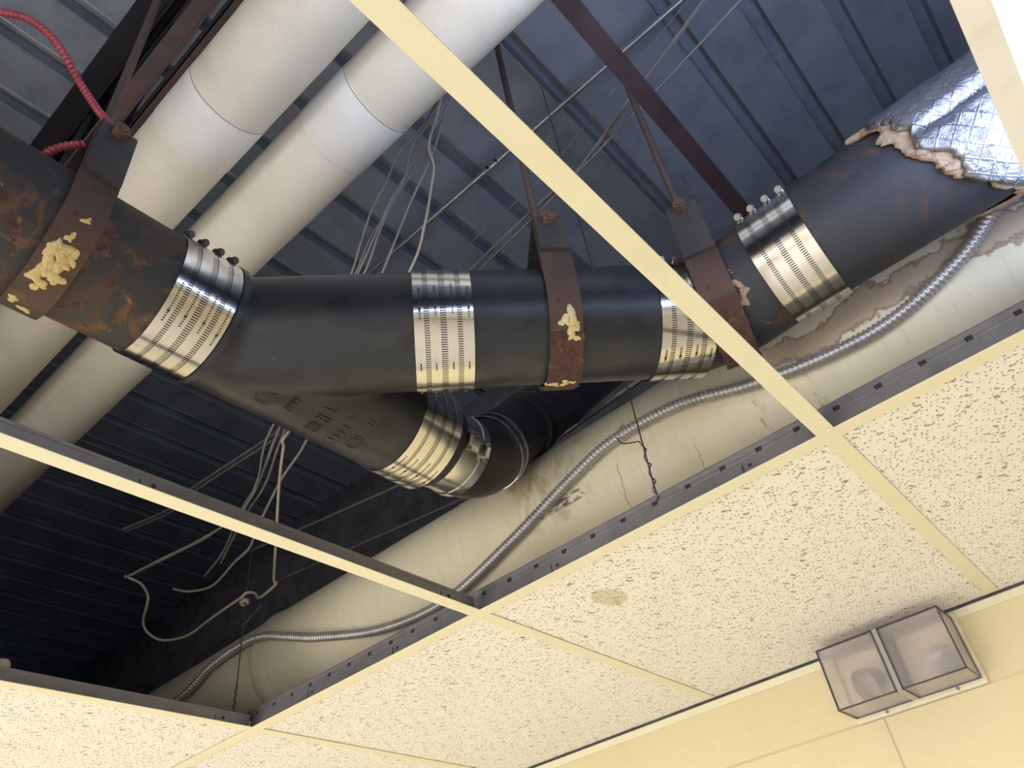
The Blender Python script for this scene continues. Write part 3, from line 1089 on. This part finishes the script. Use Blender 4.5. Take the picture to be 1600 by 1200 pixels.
def lumps(name, parent, mat, spots, r, seed):
    """irregular flattened blobs on a cylinder of radius r about local X: (t, degrees, size)"""
    g = np.random.default_rng(seed)
    m = MB()
    for (t, a, s) in spots:
        a = math.radians(a)
        c = np.array((t, -r * math.cos(a), r * math.sin(a)))
        e1 = np.array((1.0, 0, 0))
        nr = np.array((0, -math.cos(a), math.sin(a)))
        e2 = np.cross(nr, e1)
        n, k = 36, 6
        V = []
        ph = g.random(4) * 6.3
        for j in range(k):
            f = math.cos(j / k * PI / 2)
            hgt = math.sin(j / k * PI / 2)
            for i in range(n):
                q = 2 * PI * i / n
                rad = s * f * (1 + .35 * math.sin(2 * q + ph[0]) + .28 * math.sin(3 * q + ph[1]) + .15 * math.sin(5 * q + ph[2]) + .06 * math.sin(9 * q + ph[3]))
                V.append(c + e1 * rad * math.cos(q) + e2 * rad * math.sin(q) + nr * s * .38 * hgt * (1 + .3 * g.random()))
        V.append(c + nr * s * .36)
        F = [(j * n + i, j * n + (i + 1) % n, (j + 1) * n + (i + 1) % n, (j + 1) * n + i) for j in range(k - 1) for i in range(n)]
        F += [((k - 1) * n + i, (k - 1) * n + (i + 1) % n, k * n) for i in range(n)]
        m.add(V, F)
    o = m.obj(name, mat, parent, smooth=50)
    o['kind'] = 'stuff'
    return o


lumps('foam_residue', H1, 'foam', [(-.006, -50, .0105), (.003, -58, .011), (-.003, -66, .0115), (.006, -70, .0085), (-.010, -73, .009), (.010, -52, .007), (-.001, -80, .007), (-.002, -40, .005), (.004, -24, .0045), (-.012, -104, .006), (.004, -112, .006)], .0885, 3)['label'] = 'yellow foam crust'
lumps('foam_residue', H2, 'foam', [(.004, -36, .009), (.009, -45, .010), (-.002, -42, .006), (.008, -54, .008), (-.010, -62, .005), (.002, -102, .008), (.012, -101, .007), (-.012, -103, .008)], .0895, 4)['label'] = 'tan foam crust'
lumps('foam_residue', H3, 'fibre', [(.030, -8, .008), (.031, -18, .009), (.030, -27, .008), (.033, -35, .009), (.028, -45, .008)], .0820, 5)['label'] = 'tan fibre tuft'

# ------------------------------------------------------------------ torn foil insulation on the right-hand pipe
ins = thing('foil_insulation', 'torn silver foil pipe insulation at right with tan fibre edge', 'insulation', (.9, XP[1], XP[2]))


def torn_edge(a):
    d = math.degrees(a)
    pts = [(-180, -.05), (-120, .045), (-100, .035), (-85, .018), (-72, .002), (-54, -.014), (-33, -.029), (-10, -.043), (20, -.052), (48, -.068), (75, -.06), (110, -.03), (180, -.05)]
    return np.interp(d, [q[0] for q in pts], [q[1] for q in pts])


def wrap(name, mat, r_in, dr, off, x1, seed, amp, nx=60, na=150):
    g = np.random.default_rng(seed)
    A = np.linspace(-PI, PI, na)
    V, uv = [], []
    cf = g.normal(size=(14, 5))
    for i in range(nx):
        f = i / (nx - 1)
        for a in A:
            x0 = torn_edge(a) + off + .007 * math.sin(5.3 * a + seed) * math.sin(2.1 * a + 1) + .005 * math.sin(11.7 * a + 2 * seed + math.sin(4 * a)) + .0022 * math.sin(29 * a + 3 * math.sin(7 * a)) + .001 * math.sin(67 * a)
            x = x0 + (x1 - x0) * f ** 1.7
            wv = sum(c[0] * math.sin((18 + 40 * abs(c[1])) * x + 3 * c[2] * a * 2 + c[3] * 6) for c in cf) / 14
            r = r_in + dr * min(1, f * 14 + .25) + amp * wv
            # a pinched fold runs along the wrap
            r -= .010 * math.exp(-((a + .22 - .9 * (x - .0)) / .09) ** 2) * min(1, f * 6)
            V.append((x, -r * math.cos(a), r * math.sin(a)))
            uv.append((x, a * r))
    F = [(i * na + j, i * na + j + 1, (i + 1) * na + j + 1, (i + 1) * na + j) for i in range(nx - 1) for j in range(na - 1)]
    o = MB().add(V, F).obj(name, mat, ins, smooth=70)
    ul = o.data.uv_layers.new(name='UVMap')
    for lp in o.data.loops:
        ul.data[lp.index].uv = uv[lp.vertex_index]
    so = o.modifiers.new('thickness', 'SOLIDIFY')
    so.thickness = .0012
    so.offset = -1
    return o


wrap('foil_facing', 'foil', .0865, .0085, .006, .75, 2, .0040)
wrap('fibre_core', 'fibre', .0812, .0062, -.006, .6, 5, .0018, 40)['label'] = 'tan glass fibre under the foil'
g = MB()
for (a, l) in ((46, .022), (55, .014), (-30, .006), (-52, .007)):
    a = math.radians(a)
    x0 = torn_edge(a)
    pts = [(x0 + .012 - (l + .012) * f, -(.0838 + .004 * f) * math.cos(a + .06 * f), (.0838 + .004 * f) * math.sin(a + .06 * f)) for f in np.linspace(0, 1, 6)]
    g.tube(pts, [.0065, .0065, .006, .0055, .005, .003], 8)
g.obj('loose_tuft', 'fibre', ins, smooth=60)['kind'] = 'stuff'

# ------------------------------------------------------------------ conduits and cables
# grey armoured conduit lying along the large white pipe
FP = [(-1.5, .075, .25), (-1.2, .06, .20), (-1.003, .055, .205), (-.902, .056, .237), (-.79, .058, .248), (-.70, .058, .238), (-.60, .062, .202), (-.503, .068, .167), (-.335, .091, .127), (-.163, .098, .120), (.024, .076, .149), (.193, .059, .192), (.283, .056, .212), (.409, .056, .208), (.533, .063, .176), (.648, .070, .160), (.743, .070, .160), (.846, .061, .184), (.906, .056, .217), (.947, .053, .25), (.985, .045, .32), (1.02, .03, .42), (1.10, .02, .55)]
FP = [(x, BY + (y - BY) * 1.012, BZ + (z - BZ) * 1.012) for x, y, z in FP]
fc = thing('flexible_conduit', 'grey spiral armoured conduit snaking along the large white pipe', 'conduit', FP[10])
pp = spline(FP, .00105)
MB().tube(rel(pp, FP[10]), .0098, 16, helix=(.0076, .0024)).obj('armour', 'armour', fc, smooth=60)

RP = [(.108, -1.02, .49), (.1134, -.9414, .5), (.1168, -.9209, .5), (.1303, -.8967, .5), (.1367, -.8699, .49), (.1305, -.8446, .48), (.1143, -.8138, .47), (.1166, -.787, .44), (.1290, -.7660, .40), (.1220, -.7640, .375), (.1230, -.7750, .36), (.1144, -.7951, .345), (.0955, -.8099, .335), (.0535, -.8181, .33), (.01, -.83, .33), (-.06, -.85, .36)]
rc = thing('red_conduit', 'red spiral armoured cable curving down to the left hanger', 'conduit', RP[6])
MB().tube(rel(spline(RP, .0009), RP[6]), .0052, 14, helix=(.0058, .0013)).obj('armour', 'red', rc, smooth=60)

CB = {
 'w1': [(0.3149, -0.2571, 1.0), (0.2233, -0.2266, 0.95), (0.0692, -0.2055, 0.88), (-0.0157, -0.2126, 0.8), (-0.0893, -0.1987, 0.74), (-0.2695, -0.1579, 0.66), (-0.4378, -0.1372, 0.58), (-0.4985, -0.1164, 0.55), (-0.5514, -0.0875, 0.53), (-0.6274, -0.0643, 0.5), (-0.6676, -0.0689, 0.48), (-0.7701, -0.1075, 0.45), (-0.8313, -0.1402, 0.43), (-0.9104, -0.1837, 0.4)],
 'w2': [(0.28, -0.26, 1.0), (0.1918, -0.2482, 0.95), (0.1349, -0.2646, 0.9), (0.0767, -0.2522, 0.86), (0.023, -0.2459, 0.82), (-0.0332, -0.2289, 0.77), (-0.086, -0.2082, 0.74), (-0.2367, -0.1663, 0.66), (-0.4134, -0.1294, 0.58), (-0.5357, -0.0858, 0.54), (-0.6228, -0.0674, 0.5), (-0.7381, -0.0808, 0.47), (-0.8173, -0.1116, 0.45), (-0.9053, -0.1818, 0.4)],
 'w3': [(0.30, -0.255, 1.0), (0.2027, -0.2476, 0.95), (0.1206, -0.2244, 0.9), (0.0577, -0.2234, 0.84), (-0.0053, -0.2128, 0.79), (-0.077, -0.1985, 0.74), (-0.2446, -0.1601, 0.66), (-0.4272, -0.1245, 0.58), (-0.5611, -0.079, 0.53), (-0.659, -0.0601, 0.5), (-0.7838, -0.0169, 0.47), (-0.8854, -0.0016, 0.45)],
 'w4': [(0.31, -0.25, 1.0), (0.2065, -0.2438, 0.95), (0.1557, -0.247, 0.92), (0.0994, -0.2203, 0.88), (0.0517, -0.218, 0.84), (0.0074, -0.2116, 0.79), (-0.068, -0.1887, 0.74), (-0.2277, -0.1562, 0.66), (-0.4277, -0.1105, 0.58), (-0.5629, -0.0604, 0.53), (-0.6636, -0.0431, 0.5), (-0.7495, -0.0219, 0.47), (-0.8251, 0.0026, 0.46)],
 'w5': [(0.33, -0.25, 1.0), (0.2584, -0.2426, 0.95), (0.2411, -0.2375, 0.94), (0.1765, -0.2161, 0.88), (0.0895, -0.1991, 0.82), (-0.0258, -0.1688, 0.74), (-0.1743, -0.1458, 0.6), (-0.346, -0.1095, 0.5), (-0.4332, -0.1011, 0.46), (-0.5373, -0.0755, 0.42), (-0.596, -0.0556, 0.4), (-0.6248, -0.0479, 0.39), (-0.6777, -0.0475, 0.38), (-0.7638, -0.0447, 0.36), (-0.8174, -0.0718, 0.36), (-0.8262, -0.1065, 0.36)],
 'w6': 'KNOT',
 's1': [(-0.30, -.105, .62), (-0.4384, -0.113, 0.6), (-0.4827, -0.107, 0.6), (-0.776, -0.1284, 0.6), (-0.8963, -0.1235, 0.6), (-1.0403, -0.161, 0.6)],
 's2': [(-0.31, -.093, .62), (-0.4472, -0.1014, 0.6), (-0.4918, -0.0953, 0.6), (-0.7777, -0.117, 0.6), (-0.8995, -0.1129, 0.6), (-1.0441, -0.1504, 0.6)],
 'r1': [(-0.1385, 0.1573, 1.0), (-0.0338, 0.1414, 1.0), (0.1856, 0.1176, 1.0), (0.2571, 0.1123, 1.0), (0.3291, 0.1106, 1.0), (0.386, 0.0958, 1.0), (0.5273, 0.05, 1.0), (0.5769, 0.0374, 1.0), (0.7603, -0.0186, 1.0), (0.8159, -0.0356, 1.0)],
 'r2': [(-0.1248, 0.1724, 1.0), (-0.018, 0.1584, 1.0), (0.1577, 0.1381, 1.0), (0.2544, 0.1254, 1.0), (0.3323, 0.1139, 1.0), (0.3872, 0.1067, 1.0), (0.5122, 0.0868, 1.0), (0.5773, 0.0771, 1.0), (0.8156, 0.0356, 1.0), (0.8698, 0.0235, 1.0)],
 'r3': [(-0.156, 0.1888, 1.02), (-0.0393, 0.1666, 1.02), (0.1632, 0.1431, 1.02), (0.249, 0.132, 1.02), (0.3276, 0.1231, 1.02), (0.3841, 0.112, 1.02), (0.5092, 0.0734, 1.02), (0.5775, 0.0548, 1.02), (0.7638, -0.0034, 1.02), (0.821, -0.0198, 1.02)],
 'thin': [(-0.2531, 0.1545, 1.1), (-0.1412, 0.1495, 1.1), (0.1763, 0.1316, 1.1), (0.3048, 0.1106, 1.1), (0.5121, 0.0658, 1.1), (0.5688, 0.0517, 1.1), (0.7101, 0.0205, 1.1), (0.7553, 0.0074, 1.1)],
 'L1': [(-0.2073, 0.1804, 0.5), (-0.3335, 0.1582, 0.5), (-0.6435, 0.0939, 0.5), (-0.8189, 0.0569, 0.5)],
 'L2': [(-0.1176, 0.2945, 0.46), (-0.2223, 0.2762, 0.46), (-0.5876, 0.2091, 0.46), (-0.8084, 0.1686, 0.46)],
}
CB['w6'] = [(0.30, -0.28, 1.0), (0.2642, -0.2668, 0.95), (0.2346, -0.2522, 0.93), (0.1944, -0.2405, 0.88), (0.1735, -0.2072, 0.86), (0.1479, -0.1919, 0.83), (0.0964, -0.1642, 0.78), (0.0243, -0.1395, 0.72), (-0.157, -0.126, 0.6), (-0.2857, -0.1926, 0.45)] + [(-0.3205, -0.1796, 0.435), (-0.4057, -0.1263, 0.41), (-0.5276, -0.0417, 0.36), (-0.6281, 0.0273, 0.34), (-0.6317, 0.0373, 0.335), (-0.662, 0.0358, 0.325), (-0.6846, 0.0285, 0.318), (-0.6611, 0.0028, 0.312), (-0.6612, -0.0166, 0.308), (-0.6808, -0.0191, 0.303), (-0.7428, -0.0201, 0.3), (-0.8118, -0.0167, 0.3), (-0.8991, -0.0118, 0.3), (-0.967, -0.0224, 0.31), (-0.9967, -0.0399, 0.32), (-1.0099, -0.0641, 0.34), (-1.0004, -0.0799, 0.36), (-0.9651, -0.094, 0.38), (-0.9577, -0.1005, 0.4), (-0.9514, -0.1259, 0.42), (-0.9736, -0.158, 0.44)]


def cable(key, label, r, mat, group=None, name='cable', cat='cable', step=.008):
    P = CB[key]
    o = thing(name, label, cat, P[0], 0, group)
    MB().tube(rel(spline(P, step), P[0]), r, 8).obj('jacket', mat, o, smooth=60)
    return o


GR = 'loose grey cables falling behind the wye'
for key in ('w1', 'w2', 'w3', 'w4'):
    cable(key, 'thin grey cable in the loose bundle falling behind the black wye', .0026, 'cable', GR)
cable('w5', 'single grey cable right of the loose bundle behind the wye, ending in the dark', .0030, 'cable')
kn = cable('w6', 'cream cable hanging from behind the wye and knotted to the tie wire', .0032, 'cable_cream', step=.004)
kc = np.array((-.689, -.002, .303)) - np.array(CB['w6'][0])
MB().tube([tuple(kc + np.array((.0085 * math.cos(a) - .003, .0085 * math.sin(a), .004 * math.sin(a * 1.5 + .4)))) for a in np.linspace(0, 4 * PI, 40)], .0032, 8).obj('knot', 'cable_cream', kn, smooth=60)
cable('s1', 'upper of two dark cables leaving the bundle to the left in the dark', .0038, 'cable_dark')
cable('s2', 'lower of two dark cables leaving the bundle to the left in the dark', .0038, 'cable_dark')
cable('r1', 'uppermost tan cable sloping behind the middle hanger', .0028, 'cable')
cable('r2', 'lowest tan cable sloping behind the middle hanger', .0030, 'cable')
cable('r3', 'middle tan cable of the three sloping behind the middle hanger', .0026, 'cable')
cable('thin', 'hair-thin pale wire slanting across the deck above the tan cables', .0013, 'cable', None, 'thin_wire', 'wire')
cable('L1', 'upper faint dark cable below the wye', .0032, 'cable_dark')
cable('L2', 'lower faint dark cable just above the large white pipe', .0036, 'cable_dark')

# thin-wall conduit under the deck, with a set-screw coupling
EP = (-.2629, .0462, 1.15)
em = thing('metal_conduit', 'straight thin steel conduit running just under the deck', 'conduit', EP)
MB().tube(rel([(-.60, .0465, 1.15), (.9, .031, 1.15)], EP), .0072, 14).obj('tube', 'emt', em, smooth=50)
MB().tube(rel([(.130, .0392, 1.15), (.134, .0392, 1.15), (.178, .0387, 1.15), (.182, .0387, 1.15)], EP), [.0085, .0098, .0098, .0085], 16).obj('connector', 'emt', em, smooth=50)
MB().prism(np.array((.142, .030, 1.142)) - EP, (0, -1, -.6), .0035, .008, 8).prism(np.array((.170, .030, 1.142)) - EP, (0, -1, -.6), .0035, .008, 8).obj('set_screw', 'steel_dark', em)['kind'] = 'stuff'
LP = (.4046, .2465, .48)
lo = thing('metal_conduit', 'dim steel conduit in the dark above the large white pipe', 'conduit', LP)
MB().tube(rel([(.75, .225, .48), (-.30, .312, .48)], LP), .0062, 12).obj('tube', 'emt', lo, smooth=50)

# hanger wires of the suspended ceiling
hwA = thing('tie_wire', 'ceiling tie wire twisted around itself beside the grey conduit', 'wire', (.3588, 0, .034))
MB().tube([(0, 0, 0), (-.001, .0, .03), (0, 0, .12), (.001, 0, .2), (-.002, .004, .6), (-.004, .01, 1.2)], .0013, 8).obj('straight_wire', 'wire', hwA, smooth=60)
tw = []
for i in range(60):
    f = i / 59
    a = 2 * PI * 3.5 * f + .5
    rr = .0026 + .0012 * math.sin(2 * PI * 1.1 * f + .4) ** 2
    tw.append((rr * math.cos(a), rr * math.sin(a), .004 + .10 * f))
tw += [(-.012, .012, .118), (-.03, .03, .135), (-.052, .038, .150), (-.062, .046, .168), (-.058, .05, .186), (-.046, .046, .190)]
MB().tube(spline(tw, .0016), .0011, 7).obj('twisted_tail', 'wire', hwA, smooth=60)
MB().tube([(0, 0, -.006), (.003, .002, .0), (.002, -.003, .004), (-.002, -.003, .0), (-.002, .002, -.006)], .0011, 6).obj('loop', 'wire', hwA, smooth=60)
hwB = thing('tie_wire', 'ceiling tie wire at left that the cream cable is knotted to', 'wire', (-.689, 0, .04))
MB().tube([(0, 0, 0), (.001, 0, .1), (0, 0, .25), (-.001, 0, .5), (0, .004, 1.2)], .0014, 8).obj('straight_wire', 'wire', hwB, smooth=60)
MB().tube([(.0, 0, .204), (-.012, -.004, .212), (-.022, -.008, .222)], .0012, 7).tube([(.0, 0, .206), (.022, .006, .222), (.045, .012, .240)], .0012, 7).obj('bent_tail', 'wire', hwB, smooth=60)
tw = [(.0026 * math.cos(i * .7), .0026 * math.sin(i * .7), .002 + .0018 * i) for i in range(42)]
MB().tube(tw, .0010, 6).obj('twisted_tail', 'wire', hwB, smooth=60)

# a pale plastic stub poking out above the left tiles
st = thing('plastic_stub', 'rounded cream plastic end showing above the ceiling at far left', 'plastic fitting', (-.757, -.463, .0755))
MB().tube([(-.08, -.062, 0), (.010, .008, 0), (.032, .025, 0), (.040, .031, 0), (.0435, .0335, 0)], [.0125, .0125, .0125, .0105, .005], 16).obj('body', 'plastic', st, smooth=60)
MB().tube([(.002, .0015, 0), (.007, .0055, 0)], [.0138, .0138], 16).obj('collar', 'plastic', st, smooth=50)

# ------------------------------------------------------------------ emergency light on the wall
el = thing('emergency_light', 'twin-head emergency light with smoky clear covers high on the cream wall', 'emergency light', (.4075, WALL_Y, -.0725))
MB().box((-.1245, -.012, -.0670), (.1245, -.0012, .0665)).obj('back_plate', 'plastic', el, bevel=.004)
for s, (x0, x1) in ((0, (-.1205, -.0095)), (1, (.0025, .1165))):
    y0, y1, z0, z1 = -.100, -.0125, -.0565, .0565
    tk = .0022
    cv = MB()
    cv.box((x0, y0, z0), (x1, y0 + tk, z1))
    cv.box((x0, y0 + tk, z0), (x0 + tk, y1, z1))
    cv.box((x1 - tk, y0 + tk, z0), (x1, y1, z1))
    cv.box((x0 + tk, y0 + tk, z0), (x1 - tk, y1, z0 + tk))
    cv.box((x0 + tk, y0 + tk, z1 - tk), (x1 - tk, y1, z1))
    c_ = cv.obj('clear_cover', 'acrylic', el)
    e = .0011
    ed = MB()
    for zz in (z0, z1):
        ed.box((x0 - e, y0 - e, zz - e), (x1 + e, y0 + e, zz + e))
    for xx in (x0, x1):
        ed.box((xx - e, y0 - e, z0), (xx + e, y0 + e, z1))
        ed.box((xx - e, y0, z0 - e), (xx + e, y1, z0 + e))
        ed.box((xx - e, y0, z1 - e), (xx + e, y1, z1 + e))
        ed.box((xx - e, y1 - .002, z0), (xx + e, y1, z1))
    ed.box((x0, y1 - .002, z0 - e), (x1, y1, z0 + e))
    ed.obj('cover_edge', 'edge', c_)
    # lamp head inside: a stubby cone with a lens on a swivel
    cxm = (x0 + x1) / 2 + (.006 if s == 0 else .018)
    ax = np.array((-.55, -.75, -.35)) if s == 0 else np.array((.35, -.8, -.45))
    ax /= np.linalg.norm(ax)
    c = np.array((cxm, -.045, -.012 if s == 0 else -.016))
    lh = MB().tube([tuple(c - ax * .024), tuple(c - ax * .018), tuple(c + ax * .012), tuple(c + ax * .020)], [.012, .019, .031, .032], 24).obj('lamp_head', 'lamp_grey', el, smooth=40)
    MB().tube([tuple(c + ax * .0205), tuple(c + ax * .025)], [.029, .020], 24).obj('lens', 'steel_bolt', lh, smooth=40)
    MB().tube([(cxm, -.012, .0), tuple(c - ax * .02)], .007, 12).obj('swivel', 'lamp_grey', el, smooth=40)
MB().box((-.0095, -.097, -.058), (.0025, -.0125, .058)).obj('divider', 'divider', el)
for xx in (-.062, .072):
    MB().prism((xx, -.0125, -.0615), (0, 1, 0), .0032, .003, 12).obj('screw', 'steel_bolt', el)

# ------------------------------------------------------------------ lift the whole layout so the floor is at z = 0
for o in list(S.objects):
    if o.parent is None:
        o.matrix_world = Matrix.Translation((0, 0, H)) @ (o.matrix_basis if o.type != 'CAMERA' else o.matrix_world)
